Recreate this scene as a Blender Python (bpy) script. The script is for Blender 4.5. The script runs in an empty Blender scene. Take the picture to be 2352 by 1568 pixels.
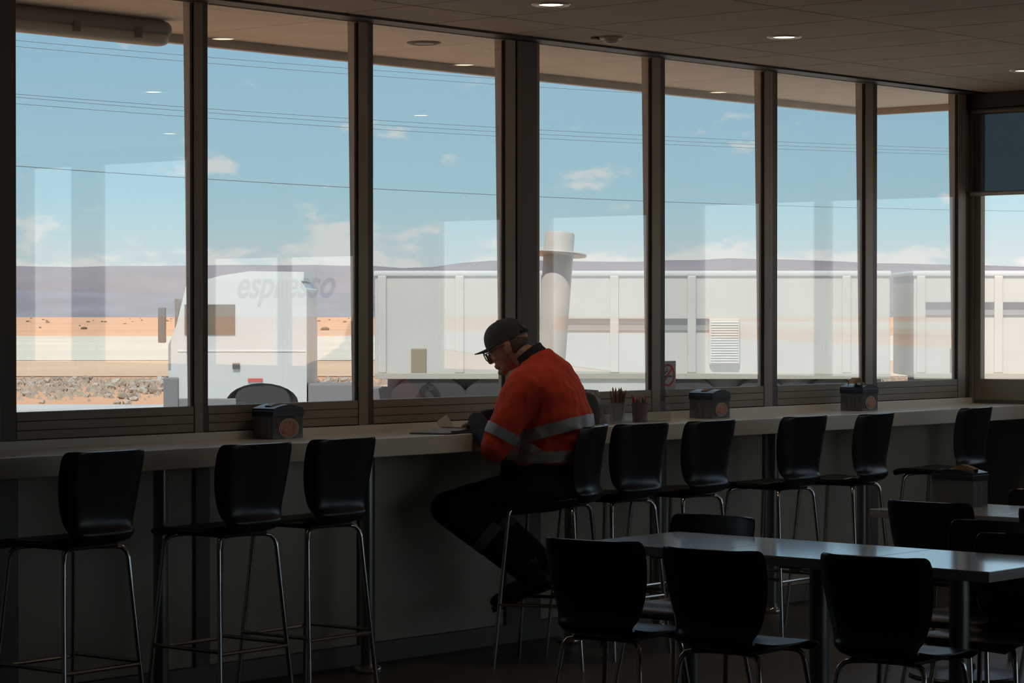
import bpy, bmesh, math, random
from mathutils import Vector, Matrix, noise as mnoise

random.seed(7)
scene = bpy.context.scene
COL = scene.collection
PI = math.pi

# ------------------------------------------------------------------ camera
A = math.radians(41.2966)              # the window wall recedes 41 degrees right of the view axis
CAM = Vector((0.0, -8.16, 1.57))
FH = Vector((math.cos(A), math.sin(A), 0)); RT = Vector((math.sin(A), -math.cos(A), 0))
cam = bpy.data.cameras.new('camera'); co = bpy.data.objects.new('camera', cam); COL.objects.link(co)
cam.sensor_width = 36; cam.lens = 36 * 5930 / 2352; cam.clip_start = 0.1; cam.clip_end = 8000
co.location = CAM
co.rotation_euler = (PI/2 - math.radians(0.599), 0, A - PI/2)
scene.camera = co

# ------------------------------------------------------------------ view
vs = scene.view_settings
vs.view_transform = 'Standard'; vs.look = 'None'; vs.exposure = 0.0; vs.gamma = 1.0
vs.use_curve_mapping = False
scene.cycles.max_bounces = 10; scene.cycles.diffuse_bounces = 5; scene.cycles.glossy_bounces = 5
scene.cycles.transmission_bounces = 6; scene.cycles.transparent_max_bounces = 24
scene.cycles.sample_clamp_indirect = 4.0

# ------------------------------------------------------------------ sky
world = bpy.data.worlds.new('sky'); scene.world = world; world.use_nodes = True
nt = world.node_tree; nt.nodes.clear()
def N(t, **kw):
    n = nt.nodes.new(t)
    for k, v in kw.items(): setattr(n, k, v)
    return n
def ramp(n, stops):
    cr = n.color_ramp
    while len(cr.elements) > 1: cr.elements.remove(cr.elements[-1])
    cr.elements[0].position = stops[0][0]; cr.elements[0].color = (*stops[0][1], 1)
    for p, c in stops[1:]:
        e = cr.elements.new(p); e.color = (*c, 1)
tc = N('ShaderNodeTexCoord'); sep = N('ShaderNodeSeparateXYZ'); nt.links.new(tc.outputs['Generated'], sep.inputs[0])
grad = N('ShaderNodeValToRGB'); nt.links.new(sep.outputs['Z'], grad.inputs[0])
ramp(grad, [(0.0, (.69, .72, .70)), (.02, (.61, .73, .76)), (.045, (.46, .70, .80)), (.10, (.37, .62, .80)), (.35, (.30, .49, .70)), (1.0, (.17, .34, .58))])
mp = N('ShaderNodeMapping'); mp.inputs['Scale'].default_value = (26, 26, 62); mp.inputs['Location'].default_value = (3.1, 1.2, .35)
nt.links.new(tc.outputs['Generated'], mp.inputs[0])
nz = N('ShaderNodeTexNoise'); nz.inputs['Scale'].default_value = 1.0; nz.inputs['Detail'].default_value = 5; nz.inputs['Roughness'].default_value = .55
nt.links.new(mp.outputs[0], nz.inputs['Vector'])
band = N('ShaderNodeValToRGB'); nt.links.new(sep.outputs['Z'], band.inputs[0])      # cumulus low over the horizon; higher cloud, out of view, added to whiten daylight
ramp(band, [(0.0, (.30, .30, .30)), (.018, (.22, .22, .22)), (.028, (.09, .09, .09)), (.036, (0, 0, 0)), (.10, (0, 0, 0)), (.18, (.10, .10, .10)), (.7, (.10, .10, .10)), (1, (.05, .05, .05))])
add = N('ShaderNodeMath', operation='ADD'); nt.links.new(nz.outputs['Fac'], add.inputs[0]); nt.links.new(band.outputs[0], add.inputs[1])
cr = N('ShaderNodeMapRange'); cr.inputs['From Min'].default_value = .60; cr.inputs['From Max'].default_value = .70
cr.interpolation_type = 'SMOOTHSTEP'
nt.links.new(add.outputs[0], cr.inputs['Value'])
fac = N('ShaderNodeMath', operation='MULTIPLY'); fac.inputs[1].default_value = .75; nt.links.new(cr.outputs[0], fac.inputs[0])
mix = N('ShaderNodeMix', data_type='RGBA'); nt.links.new(fac.outputs[0], mix.inputs['Factor'])
nt.links.new(grad.outputs[0], mix.inputs['A']); mix.inputs['B'].default_value = (.88, .86, .83, 1)
bg = N('ShaderNodeBackground'); bg.inputs['Strength'].default_value = 1.42; nt.links.new(mix.outputs['Result'], bg.inputs['Color'])
wo = N('ShaderNodeOutputWorld'); nt.links.new(bg.outputs[0], wo.inputs[0])

# ------------------------------------------------------------------ sun (high, from the building's own side)
sl = bpy.data.lights.new('sun', 'SUN'); sl.energy = 6.4; sl.angle = math.radians(.6); sl.color = (1, .95, .87)
so = bpy.data.objects.new('sun', sl); COL.objects.link(so)
sd = Vector((-.62, -.30, 1.25)).normalized()
so.rotation_euler = (-sd).to_track_quat('-Z', 'Y').to_euler(); so.location = (0, 0, 30)

# ================================================================== materials
MATS = {}
def mat(name, col, rough=.5, metal=0, var=0.0, vscale=8, spec=.5, bump=0, bscale=60, emit=None, estr=0, alpha=1, trans=0, vec=(1, 1, 1), coat=0):
    if name in MATS: return MATS[name]
    m = bpy.data.materials.new(name); m.use_nodes = True; MATS[name] = m
    t = m.node_tree; p = t.nodes['Principled BSDF']
    p.inputs['Base Color'].default_value = (*col, 1); p.inputs['Roughness'].default_value = rough
    p.inputs['Metallic'].default_value = metal; p.inputs['Specular IOR Level'].default_value = spec
    p.inputs['Alpha'].default_value = alpha; p.inputs['Transmission Weight'].default_value = trans
    p.inputs['Coat Weight'].default_value = coat; p.inputs['Coat Roughness'].default_value = .09; p.inputs['Coat IOR'].default_value = 2.2
    if emit: p.inputs['Emission Color'].default_value = (*emit, 1); p.inputs['Emission Strength'].default_value = estr
    if var or bump:
        c = t.nodes.new('ShaderNodeTexCoord'); mpn = t.nodes.new('ShaderNodeMapping'); mpn.inputs['Scale'].default_value = vec
        t.links.new(c.outputs['Object'], mpn.inputs[0])
    if var:
        n = t.nodes.new('ShaderNodeTexNoise'); n.inputs['Scale'].default_value = vscale; n.inputs['Detail'].default_value = 4
        t.links.new(mpn.outputs[0], n.inputs['Vector'])
        mr = t.nodes.new('ShaderNodeMapRange'); mr.inputs['From Min'].default_value = .3; mr.inputs['From Max'].default_value = .7
        mr.inputs['To Min'].default_value = 1 - var; mr.inputs['To Max'].default_value = 1 + var
        t.links.new(n.outputs['Fac'], mr.inputs['Value'])
        mx = t.nodes.new('ShaderNodeVectorMath'); mx.operation = 'SCALE'; mx.inputs[0].default_value = col
        t.links.new(mr.outputs[0], mx.inputs['Scale']); t.links.new(mx.outputs[0], p.inputs['Base Color'])
    if bump:
        n2 = t.nodes.new('ShaderNodeTexNoise'); n2.inputs['Scale'].default_value = bscale; n2.inputs['Detail'].default_value = 3
        t.links.new(mpn.outputs[0], n2.inputs['Vector'])
        b = t.nodes.new('ShaderNodeBump'); b.inputs['Strength'].default_value = bump; b.inputs['Distance'].default_value = .004
        t.links.new(n2.outputs['Fac'], b.inputs['Height']); t.links.new(b.outputs[0], p.inputs['Normal'])
    return m
def glassmat(name, tint=(1, 1, 1), r0=.05, rough=0.0, k=.6, haze=0):
    """thin sheet: clear transmission plus mirror reflection that grows towards grazing angles"""
    m = bpy.data.materials.new(name); m.use_nodes = True; t = m.node_tree; t.nodes.clear(); MATS[name] = m
    lw = t.nodes.new('ShaderNodeLayerWeight'); lw.inputs['Blend'].default_value = .5
    pw = t.nodes.new('ShaderNodeMath'); pw.operation = 'POWER'; pw.inputs[1].default_value = 4; t.links.new(lw.outputs['Facing'], pw.inputs[0])
    ml = t.nodes.new('ShaderNodeMath'); ml.operation = 'MULTIPLY_ADD'; ml.inputs[1].default_value = k; ml.inputs[2].default_value = r0
    t.links.new(pw.outputs[0], ml.inputs[0])
    tr = t.nodes.new('ShaderNodeBsdfTransparent'); tr.inputs[0].default_value = (*tint, 1)
    gl = t.nodes.new('ShaderNodeBsdfGlossy'); gl.inputs['Roughness'].default_value = rough
    mx = t.nodes.new('ShaderNodeMixShader'); t.links.new(ml.outputs[0], mx.inputs[0]); t.links.new(tr.outputs[0], mx.inputs[1]); t.links.new(gl.outputs[0], mx.inputs[2])
    out = t.nodes.new('ShaderNodeOutputMaterial'); last = mx
    if haze:
        df = t.nodes.new('ShaderNodeBsdfDiffuse'); df.inputs[0].default_value = (.6, .6, .6, 1)
        m2 = t.nodes.new('ShaderNodeMixShader'); m2.inputs[0].default_value = haze
        t.links.new(mx.outputs[0], m2.inputs[1]); t.links.new(df.outputs[0], m2.inputs[2]); last = m2
    t.links.new(last.outputs[0], out.inputs[0]); return m

M_glass = glassmat('tinted window glass', (.845, .855, .85), .15, 0, .6)
M_glass2 = glassmat('clear window glass', (.93, .90, .885), .045, 0, .6)
M_acryl = glassmat('clear acrylic', (.9, .92, .93), .05, .05, .6, .10)
M_boxpl = glassmat('smoky clear plastic', (.60, .63, .67), .05, .10, .6, .14)
M_lens = glassmat('spectacle lens', (.97, .98, .98), .06, 0, .6)
M_frame = mat('bronze aluminium frame', (.25, .228, .185), .45, 0, .10, 3)
M_framedk = mat('dark frame bead', (.080, .071, .060), .5)
M_framelt = mat('pale outer frame', (.34, .31, .27), .55, 0, .08, 6)  # paler than the inner frame
M_gasket = mat('black rubber gasket', (.008, .008, .008), .8)
M_board = mat('brown grooved sill board', (.26, .225, .17), .45, 0, .10, 5, vec=(1, 12, 30))
M_boardlip = mat('pale board lip', (.55, .5, .42), .4)
M_wall = mat('warm grey under-counter panel', (.64, .58, .47), .65, 0, .10, 2.5)
M_walldk = mat('dark wall stud', (.22, .215, .19), .6, 0, .1, 4)
M_roomwall = mat('cream room paint', (.50, .47, .42), .8, 0, .05, 2)
M_base = mat('greenish skirting', (.26, .265, .225), .5, 0, .1, 5)
M_counter = mat('cream laminate counter', (.76, .72, .62), .22, 0, .05, 3)
M_floor = mat('dark vinyl plank floor', (.075, .058, .045), .38, 0, .35, 3, vec=(1, 14, 1), bump=.2, bscale=40)
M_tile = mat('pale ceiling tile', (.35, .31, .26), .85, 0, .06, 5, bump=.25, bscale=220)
M_grid = mat('dark ceiling grid', (.03, .027, .024), .8)  # dark backing in the joints between tiles
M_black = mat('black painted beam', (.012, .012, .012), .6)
M_soffit = mat('cream soffit sheet', (.60, .52, .43), .75, 0, .07, 3)
M_fascia = mat('fascia timber', (.46, .40, .35), .6, 0, .10, 6)
M_chrome = mat('polished chrome', (.62, .60, .57), .14, 1.0)
M_steel = mat('brushed steel post', (.30, .30, .29), .3, .9)
M_shell = mat('black moulded plastic', (.010, .010, .010), .30, 0, .15, 30, spec=.6)
M_table = mat('white laminate tabletop', (.72, .72, .70), .25, 0, .03, 6, spec=.9, coat=1)
M_tedge = mat('grey table edging', (.42, .41, .39), .4)
M_iron = mat('black cast iron', (.02, .02, .02), .35, .3)
M_white = mat('white paint', (.72, .72, .70), .4, 0, .04, 2)
M_diff = mat('opal diffuser', (.40, .37, .34), .5)
M_diffdk = mat('grey batten body', (.16, .15, .14), .6)

# ================================================================== mesh helpers
class MB:
    def __init__(s): s.v = []; s.f = []; s.m = []
    def add(s, vs, fs, mi=0):
        o = len(s.v); s.v += [tuple(v) for v in vs]; s.f += [tuple(i + o for i in f) for f in fs]; s.m += [mi] * len(fs); return s
    def box(s, x0, x1, y0, y1, z0, z1, mi=0, M=None):
        if x0 > x1: x0, x1 = x1, x0
        if y0 > y1: y0, y1 = y1, y0
        if z0 > z1: z0, z1 = z1, z0
        vs = [(x0,y0,z0),(x1,y0,z0),(x1,y1,z0),(x0,y1,z0),(x0,y0,z1),(x1,y0,z1),(x1,y1,z1),(x0,y1,z1)]
        if M: vs = [M @ Vector(v) for v in vs]
        return s.add(vs, [(0,3,2,1),(4,5,6,7),(0,1,5,4),(1,2,6,5),(2,3,7,6),(3,0,4,7)], mi)
    def bbox(s, x0, x1, y0, y1, z0, z1, b=.004, mi=0, M=None):
        """box with chamfered edges"""
        bm = bmesh.new(); bmesh.ops.create_cube(bm, size=1)
        for v in bm.verts: v.co = Vector(((x0+x1)/2 + v.co.x*(x1-x0), (y0+y1)/2 + v.co.y*(y1-y0), (z0+z1)/2 + v.co.z*(z1-z0)))
        bmesh.ops.bevel(bm, geom=list(bm.edges), offset=b, segments=2, affect='EDGES', profile=.6)
        if M: bmesh.ops.transform(bm, matrix=M, verts=bm.verts)
        return s.frombm(bm, mi)
    def frombm(s, bm, mi=0):
        bm.verts.index_update(); s.add([v.co[:] for v in bm.verts], [[v.index for v in f.verts] for f in bm.faces], mi); bm.free(); return s
    def tube(s, pts, r, n=8, cap=True, mi=0, closed=False):
        pts = [Vector(p) for p in pts]; L = len(pts); rr = r if isinstance(r, (list, tuple)) else [r] * L
        t0 = (pts[1] - pts[0]).normalized(); ref = Vector((0, 0, 1)) if abs(t0.z) < .9 else Vector((1, 0, 0))
        u = t0.cross(ref).normalized(); vs = []
        for i, p in enumerate(pts):
            if closed: t = (pts[(i+1) % L] - pts[i-1])
            else: t = (pts[min(i+1, L-1)] - pts[max(i-1, 0)])
            t.normalize(); u = (u - t * u.dot(t)).normalized(); w = t.cross(u)
            for k in range(n):
                a = 2*PI*k/n; vs.append(p + (u*math.cos(a) + w*math.sin(a)) * rr[i])
        fs = []
        for i in range(L if closed else L-1):
            j = (i+1) % L
            for k in range(n): fs.append((i*n+k, i*n+(k+1) % n, j*n+(k+1) % n, j*n+k))
        if cap and not closed: fs += [tuple(range(n-1, -1, -1)), tuple((L-1)*n+k for k in range(n))]
        return s.add(vs, fs, mi)
    def lathe(s, prof, n=24, c=(0, 0, 0), mi=0, M=None):
        vs = []; fs = []
        for r, z in prof:
            for k in range(n): vs.append(Vector((c[0] + r*math.cos(2*PI*k/n), c[1] + r*math.sin(2*PI*k/n), c[2] + z)))
        for i in range(len(prof)-1):
            for k in range(n): fs.append((i*n+k, i*n+(k+1) % n, (i+1)*n+(k+1) % n, (i+1)*n+k))
        if prof[0][0] > 1e-5: fs.append(tuple(range(n-1, -1, -1)))
        if prof[-1][0] > 1e-5: fs.append(tuple((len(prof)-1)*n+k for k in range(n)))
        if M: vs = [M @ v for v in vs]
        return s.add(vs, fs, mi)
    def loft(s, rings, cap=True, mi=0):
        n = len(rings[0]); vs = [p for r in rings for p in r]; fs = []
        for i in range(len(rings)-1):
            for k in range(n): fs.append((i*n+k, i*n+(k+1) % n, (i+1)*n+(k+1) % n, (i+1)*n+k))
        if cap: fs += [tuple(range(n-1, -1, -1)), tuple((len(rings)-1)*n+k for k in range(n))]
        return s.add(vs, fs, mi)
    def ell(s, c, r, M=None, n=16, m=10, mi=0):
        vs = []; fs = []
        for i in range(m+1):
            th = PI*i/m
            for k in range(n):
                a = 2*PI*k/n; v = Vector((r[0]*math.sin(th)*math.cos(a), r[1]*math.sin(th)*math.sin(a), -r[2]*math.cos(th)))
                if M: v = M @ v
                vs.append(v + Vector(c))
        for i in range(m):
            for k in range(n): fs.append((i*n+k, i*n+(k+1) % n, (i+1)*n+(k+1) % n, (i+1)*n+k))
        return s.add(vs, fs, mi)
    def prism(s, poly, axis, a0, a1, mi=0):
        """extrude a 2D polygon along axis 'x','y' or 'z'"""
        def P(u, w, a): return {'x': (a, u, w), 'y': (u, a, w), 'z': (u, w, a)}[axis]
        n = len(poly); vs = [P(u, w, a0) for u, w in poly] + [P(u, w, a1) for u, w in poly]
        fs = [tuple(range(n-1, -1, -1)), tuple(range(n, 2*n))] + [(k, (k+1) % n, n+(k+1) % n, n+k) for k in range(n)]
        return s.add(vs, fs, mi)
    def mesh(s, name, mats=(), smooth=False, weld=True):
        me = bpy.data.meshes.new(name); me.from_pydata(s.v, [], s.f)
        for mm in mats: me.materials.append(mm)
        if len(mats) > 1:
            for p, i in zip(me.polygons, s.m): p.material_index = i
        bm = bmesh.new(); bm.from_mesh(me)
        if weld: bmesh.ops.remove_doubles(bm, verts=bm.verts, dist=1e-5)
        bmesh.ops.recalc_face_normals(bm, faces=bm.faces); bm.to_mesh(me); bm.free()
        if smooth:
            for p in me.polygons: p.use_smooth = True
            me.set_sharp_from_angle(angle=math.radians(38))
        return me
    def build(s, name, material, parent=None, smooth=False, label=None, weld=True):
        mats = material if isinstance(material, (list, tuple)) else (material,)
        return link(name, s.mesh(name, mats, smooth, weld), parent, label)
def link(name, me, parent=None, label=None):
    o = bpy.data.objects.new(name, me); COL.objects.link(o)
    if parent: o.parent = parent
    if label: o['label'] = label
    return o
def empty(name, loc=(0, 0, 0), rz=0):
    o = bpy.data.objects.new(name, None); COL.objects.link(o); o.location = loc; o.rotation_euler = (0, 0, rz); o.empty_display_size = .1; return o
def tag(o, label, cat, group=None, kind=None):
    o['label'] = label; o['category'] = cat
    if group: o['group'] = group
    if kind: o['kind'] = kind
    return o
def struct(o, label=None):
    o['kind'] = 'structure'
    if label: o['label'] = label
    return o
def stuff(o, label, cat):
    o['kind'] = 'stuff'; o['label'] = label; o['category'] = cat; return o
def copy_tree(o, parent=None):
    c = o.copy(); COL.objects.link(c)
    if parent: c.parent = parent
    for ch in list(o.children): copy_tree(ch, c)
    return c
def G(s, d, z=0.0): return Vector((CAM.x, CAM.y, 0)) + RT*s + FH*d + Vector((0, 0, z))   # out in the landscape: across / away / up

# ================================================================== the room
XR, ZC, GZ = 13.45, 2.89, -.46
XL, YB = -1.5, -11.0
# floor
struct(MB().box(XL-.1, XR+.15, YB-.1, .1, -.25, 0).build('floor', M_floor), 'dark plank-look vinyl floor')
# front wall: lower part, studs and panels
wf = struct(MB().box(XL, XR+.1, .012, .12, -.25, 1.06).build('wall_front', M_walldk), 'low grey panelled wall under the window counter')
EDGE = [(6.19, 6.333), (7.259, 7.338), (8.237, 8.334), (9.23, 9.481), (10.359, 10.471), (11.335, 11.46), (12.311, 12.435), (13.301, 13.44)]
PANES = [(6.333, 7.259), (7.338, 8.237), (8.334, 9.23), (9.481, 10.359), (10.471, 11.335), (11.46, 12.311), (12.435, 13.301)]
for a, b in PANES:
    MB().bbox(a+.004, b-.004, -.001, .02, .09, 1.05, .002).build('panel', M_wall, wf)
for a, b in EDGE:
    MB().bbox(a, b, -.018, .02, 0, 1.05, .003).build('stud', M_walldk, wf)
MB().box(XL, 6.186, -.001, .1, .09, 1.05).build('panel', M_wall, wf)
MB().box(XL, 6.186, 0, .1, 1.05, 3.0).build('upper_panel', M_roomwall, wf)
bb = struct(MB().bbox(XL, XR, -.026, .013, 0, .088, .003).build('baseboard_front', M_base), 'greenish skirting along the window wall')
# other walls (unseen or beyond the frame)
struct(MB().box(XL-.1, XL, YB, .1, -.1, 3.0).build('wall_left', M_roomwall))
struct(MB().box(XL-.1, XR+.1, YB-.1, YB, -.1, .75).box(XL-.1, XR+.1, YB-.1, YB, 2.75, 3.0).box(XL-.1, 6.34, YB-.1, YB, .75, 2.75).build('wall_back', M_roomwall, weld=False), 'rear wall of the dining room')
for i in range(3, 7):                                         # windows added behind the camera, unseen, to let in fill light
    x0, x1 = 1.0 + 1.78*i, 1.0 + 1.78*(i+1)
    w = struct(empty('window_%d' % (i+16), (x0, YB, .75)), 'unseen window added at the back of the room for fill light')
    MB().box(.04, 1.74, -.05, -.044, 0, 2.0).build('pane', M_glass2, w)
    MB().bbox(-.04, .04, -.09, 0, 0, 2.0, .004).build('mullion', M_frame, w)
    MB().bbox(.04, 1.74, -.09, 0, 0, .05, .004).build('sill_rail', M_frame, w)

# windows of the front wall --------------------------------------------------
def taper(mb, x0, x1, y0, yb, yt, z0, z1, mi=0):
    return mb.add([(x0,y0,z0),(x1,y0,z0),(x1,yb,z0),(x0,yb,z0),(x0,y0,z1),(x1,y0,z1),(x1,yt,z1),(x0,yt,z1)],
                  [(0,3,2,1),(4,5,6,7),(0,1,5,4),(1,2,6,5),(2,3,7,6),(3,0,4,7)], mi)
for i, (a, b) in enumerate(PANES):
    w = struct(empty('window_%d' % (i+1), (a, 0, 1.185)), 'tall fixed window pane over the counter')
    def P(mb, name, m, lab=None):
        for k, v in enumerate(mb.v): mb.v[k] = (v[0]-a, v[1], v[2]-1.185)
        return mb.build(name, m, w, label=lab)
    P(MB().box(a-.003, b+.003, .008, .014, 1.178, 2.895), 'pane', M_glass)
    e0, e1 = EDGE[i+1]
    wd = e1 - e0
    if wd < .2:
        P(MB().bbox(e0+.001, e0+wd*.60, -.012, .010, 1.052, 2.888, .002), 'mullion', M_frame)
        P(MB().box(e0+wd*.60, e1, -.006, .010, 1.052, 2.888), 'mullion_bead', M_framedk)
    else:                                                     # the wide post
        P(MB().bbox(e0+.001, e0+.072, -.012, .010, 1.052, 2.888, .002), 'mullion', M_frame)
        P(MB().bbox(e0+.080, e1-.022, -.016, .010, 1.052, 2.888, .003), 'post', M_framedk)
        P(MB().bbox(e1-.022, e1, -.010, .010, 1.052, 2.888, .002), 'mullion_bead', M_frame)
    P(MB().box(e0-.006, e0+.002, -.004, .010, 1.185, 2.885), 'gasket', M_gasket)
    P(taper(MB(), e0, e1, .008, .030, .060, 1.02, 2.93), 'outer_fin', M_framelt)
    if i == 0:
        P(MB().bbox(EDGE[0][0], EDGE[0][0]+.06, -.012, .010, 1.052, 2.888, .002), 'mullion', M_frame)
        P(MB().box(EDGE[0][0]+.06, EDGE[0][1], -.006, .010, 1.052, 2.888), 'mullion_bead', M_framedk)
    P(MB().bbox(a, b, -.006, .012, 2.876, 2.892, .003), 'head_bead', M_framelt)
    P(MB().box(a, b, .014, .05, 2.885, 2.93), 'outer_head', M_framedk)
    P(MB().box(a, b, .030, .044, 1.05, 1.18), 'board_backing', M_framedk)
    z = 1.185                                                 # grooved boards between glass and counter
    for h in (.037, .037, .036):
        P(MB().bbox(a+.001, b-.001, -.008, .030, z-h+.0018, z, .0025), 'board', M_board); z -= h
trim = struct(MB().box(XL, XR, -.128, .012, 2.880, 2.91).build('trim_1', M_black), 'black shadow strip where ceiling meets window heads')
# ceiling with its tiles ------------------------------------------------------
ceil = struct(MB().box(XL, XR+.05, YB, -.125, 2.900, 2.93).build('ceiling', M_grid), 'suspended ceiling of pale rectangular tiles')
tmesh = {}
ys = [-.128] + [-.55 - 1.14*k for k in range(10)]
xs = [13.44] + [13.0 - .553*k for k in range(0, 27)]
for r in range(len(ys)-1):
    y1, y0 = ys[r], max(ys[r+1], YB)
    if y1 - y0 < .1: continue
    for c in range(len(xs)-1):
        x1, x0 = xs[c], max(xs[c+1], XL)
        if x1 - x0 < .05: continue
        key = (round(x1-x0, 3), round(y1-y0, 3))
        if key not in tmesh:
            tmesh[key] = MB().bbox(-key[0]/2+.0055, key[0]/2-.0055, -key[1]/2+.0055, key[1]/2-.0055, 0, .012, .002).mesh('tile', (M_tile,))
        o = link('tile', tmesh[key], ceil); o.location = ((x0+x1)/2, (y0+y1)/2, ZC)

# roof and eave; rear overhang drawn out, unseen, to block sky at the back
struct(MB().box(XL-.3, 14.5, YB-3.2, 1.40, 2.955, 3.25).build('roof', M_fascia), 'flat roof slab with deep eave, rear overhang added to block sky')
sof = struct(MB().box(XL, 14.42, .05, 1.352, 2.945, 2.956).build('soffit', M_soffit), 'cream sheeted soffit under the eave')
x = 14.41
while x > XL:
    x0 = max(x-1.196, XL)
    MB().bbox(x0+.003, x-.001, .05, 1.35, 2.930, 2.946, .002).build('soffit_panel', M_soffit, sof)
    x -= 1.2
x = YB
while x < .04:
    MB().bbox(13.53, 14.41, x, min(x+1.196, .044), 2.930, 2.946, .002).build('soffit_panel', M_soffit, sof); x += 1.2
fa = struct(MB().bbox(XL, 14.45, 1.352, 1.40, 2.888, 2.98, .004).build('trim_2', M_fascia), 'timber fascia board along the eave')
struct(MB().bbox(14.412, 14.46, YB, 1.352, 2.888, 2.98, .004).build('trim_3', M_fascia), 'timber fascia board on the side eave')

# right wall with windows and blinds --------------------------------------------
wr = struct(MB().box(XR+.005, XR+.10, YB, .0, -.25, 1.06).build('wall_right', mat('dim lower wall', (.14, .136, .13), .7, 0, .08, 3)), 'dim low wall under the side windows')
RW = [(-.075, -1.0, 2.29), (-1.11, -2.0, 2.29), (-2.4, -3.3, 2.24), (-3.41, -4.32, 2.24), (-5.15, -5.88, 2.01), (-5.99, -6.73, 2.01), (-7.02, -8.05, None), (-8.42, -8.95, None)]
M_blind = glassmat('teal screen fabric', (.20, .235, .25), 0, .5, 0, .10)
for i, (a, b, zb) in enumerate(RW):
    w = struct(empty('window_%d' % (i+8), (XR, a, 1.185)), 'side window of the dining room')
    nxt = RW[i+1][0] if i+1 < len(RW) else YB
    def P(mb, name, m):
        for k, v in enumerate(mb.v): mb.v[k] = (v[0]-XR, v[1]-a, v[2]-1.185)
        return mb.build(name, m, w)
    P(MB().box(XR+.030, XR+.036, b-.003, a+.003, 1.18, 2.80), 'pane', M_glass2)
    P(MB().bbox(XR, XR+.05, b-.045, b, 1.06, 2.80, .003), 'mullion', M_frame)
    P(MB().bbox(XR, XR+.05, a, a+.045, 1.06, 2.80, .003), 'mullion', M_frame)
    if nxt < b-.1: P(MB().box(XR+.006, XR+.045, nxt+.045, b-.045, 1.06, 2.80), 'post', M_framedk)
    P(MB().bbox(XR+.002, XR+.06, b, a, 1.06, 1.185, .004), 'sill_board', M_board)
    P(MB().box(XR, XR+.05, b, a, 2.775, 2.80), 'head_bead', M_framedk)
P0 = MB().bbox(XR-.05, XR+.09, YB, -.0, 2.80, 2.90, .004).build('trim_4', M_black); struct(P0, 'black header beam above the side windows')
struct(MB().bbox(XR-.012, XR+.08, -.03, .06, 0, 2.89, .004).build('trim_5', M_frame), 'corner post between the two window walls')
blabs = ['half-drawn grey-green roller blind in the corner window at right edge', 'half-drawn roller blind mirrored beside the corner window', 'roller blind over the third side window', 'roller blind over the fourth side window', 'low-drawn roller blind over the fifth side window', 'low-drawn roller blind over the sixth side window']
for i, (a, b, zb) in enumerate(RW):
    if zb is None: continue
    bl = empty('roller_blind', (XR-.03, (a+b)/2, zb)); tag(bl, blabs[i], 'roller blind', 'roller blinds on the side windows')
    h = 2.80 - zb; hw = (a-b)/2 + .035
    MB().box(-.001, .001, -hw, hw, .012, h).build('fabric', M_blind, bl)
    MB().tube([(0, -hw-.015, 0), (0, hw+.015, 0)], .0135, 12).build('bottom_bar', mat('grey blind bar', (.33, .33, .33), .4, .2), bl, True)
    MB().tube([(-.0, -hw, h-.02), (-.0, hw, h-.02)], .02, 12).build('roller_tube', M_framedk, bl, True)
# script lettering on two far side windows, only ever seen mirrored in the front glass
fc = bpy.data.curves.new('lettering', 'FONT'); fc.body = 'espresso'; fc.size = .30; fc.shear = .35; fc.extrude = .0005; fc.align_x = 'CENTER'; fc.offset = .006
fo = bpy.data.objects.new('tmp', fc); COL.objects.link(fo)
dg = bpy.context.evaluated_depsgraph_get(); lm = bpy.data.meshes.new_from_object(fo.evaluated_get(dg)); bpy.data.objects.remove(fo)
lo = link('window_lettering', lm); lm.materials.clear(); lm.materials.append(glassmat('frosted vinyl', (.78, .78, .80), 0, .5, 0, .12))
lo.rotation_euler = (PI/2, 0, PI/2); lo.location = (XR+.026, -5.95, 1.70)
tag(lo, 'italic vinyl lettering on far side window, seen mirrored in the glass', 'lettering')

# counter -----------------------------------------------------------------------
ct = empty('window_counter', (9.0, -.2, 0)); tag(ct, 'long cream laminate counter running under the windows', 'counter')
def CT(mb, n, m, par=None, sm=False):
    for k, v in enumerate(mb.v): mb.v[k] = (v[0]-9.0, v[1]+.2, v[2])
    return mb.build(n, m, par or ct, sm)
CT(MB().bbox(4.2, XR-.002, -.455, -.026, .960, 1.040, .004), 'counter_top', M_counter)
CT(MB().bbox(4.2, XR-.014, -.027, -.0135, 1.0, 1.074, .003), 'upstand', M_counter)
for px_ in (5.6, 6.885, 8.075, 9.46, 10.135, 11.115, 11.96, 13.0):
    lg = CT(MB().tube([(px_, -.225, .01), (px_, -.225, .955)], .03, 20), 'leg', M_steel, None, True)
    CT(MB().lathe([(.0, 0), (.062, 0), (.064, .004), (.064, .022), (.058, .030), (.034, .033), (.034, .05), (.0, .05)], 24, (px_, -.225, .0)), 'base_flange', M_chrome, lg, True)
    CT(MB().lathe([(.0, -.012), (.055, -.012), (.055, 0), (0, 0)], 20, (px_, -.225, .958)), 'top_plate', M_steel, lg, True)

# ceiling fittings ----------------------------------------------------------------
M_lamp = mat('warm lamp face', (.9, .8, .6), .4, emit=(1, .80, .50), estr=7.5)
def downlight(x, y, label):
    e = empty('downlight', (x, y, ZC)); tag(e, label, 'downlight', 'recessed ceiling downlights')
    MB().lathe([(.052, .004), (.052, -.002), (.060, -.006), (.078, -.006), (.084, -.001), (.084, .003)], 32).build('trim_ring', mat('satin ring', (.42, .39, .35), .4, .4), e, True)
    MB().lathe([(0, -.0015), (.050, -.0015), (.053, .003), (0, .004)], 24).build('lamp_face', M_lamp, e, True)
    l = bpy.data.lights.new('lamp', 'SPOT'); l.energy = 15.0; l.color = (1, .8, .55); l.spot_size = math.radians(110); l.spot_blend = .6; l.shadow_soft_size = .12
    lo_ = bpy.data.objects.new('lamp', l); COL.objects.link(lo_); lo_.parent = e; lo_.location = (0, 0, -.012)
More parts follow.
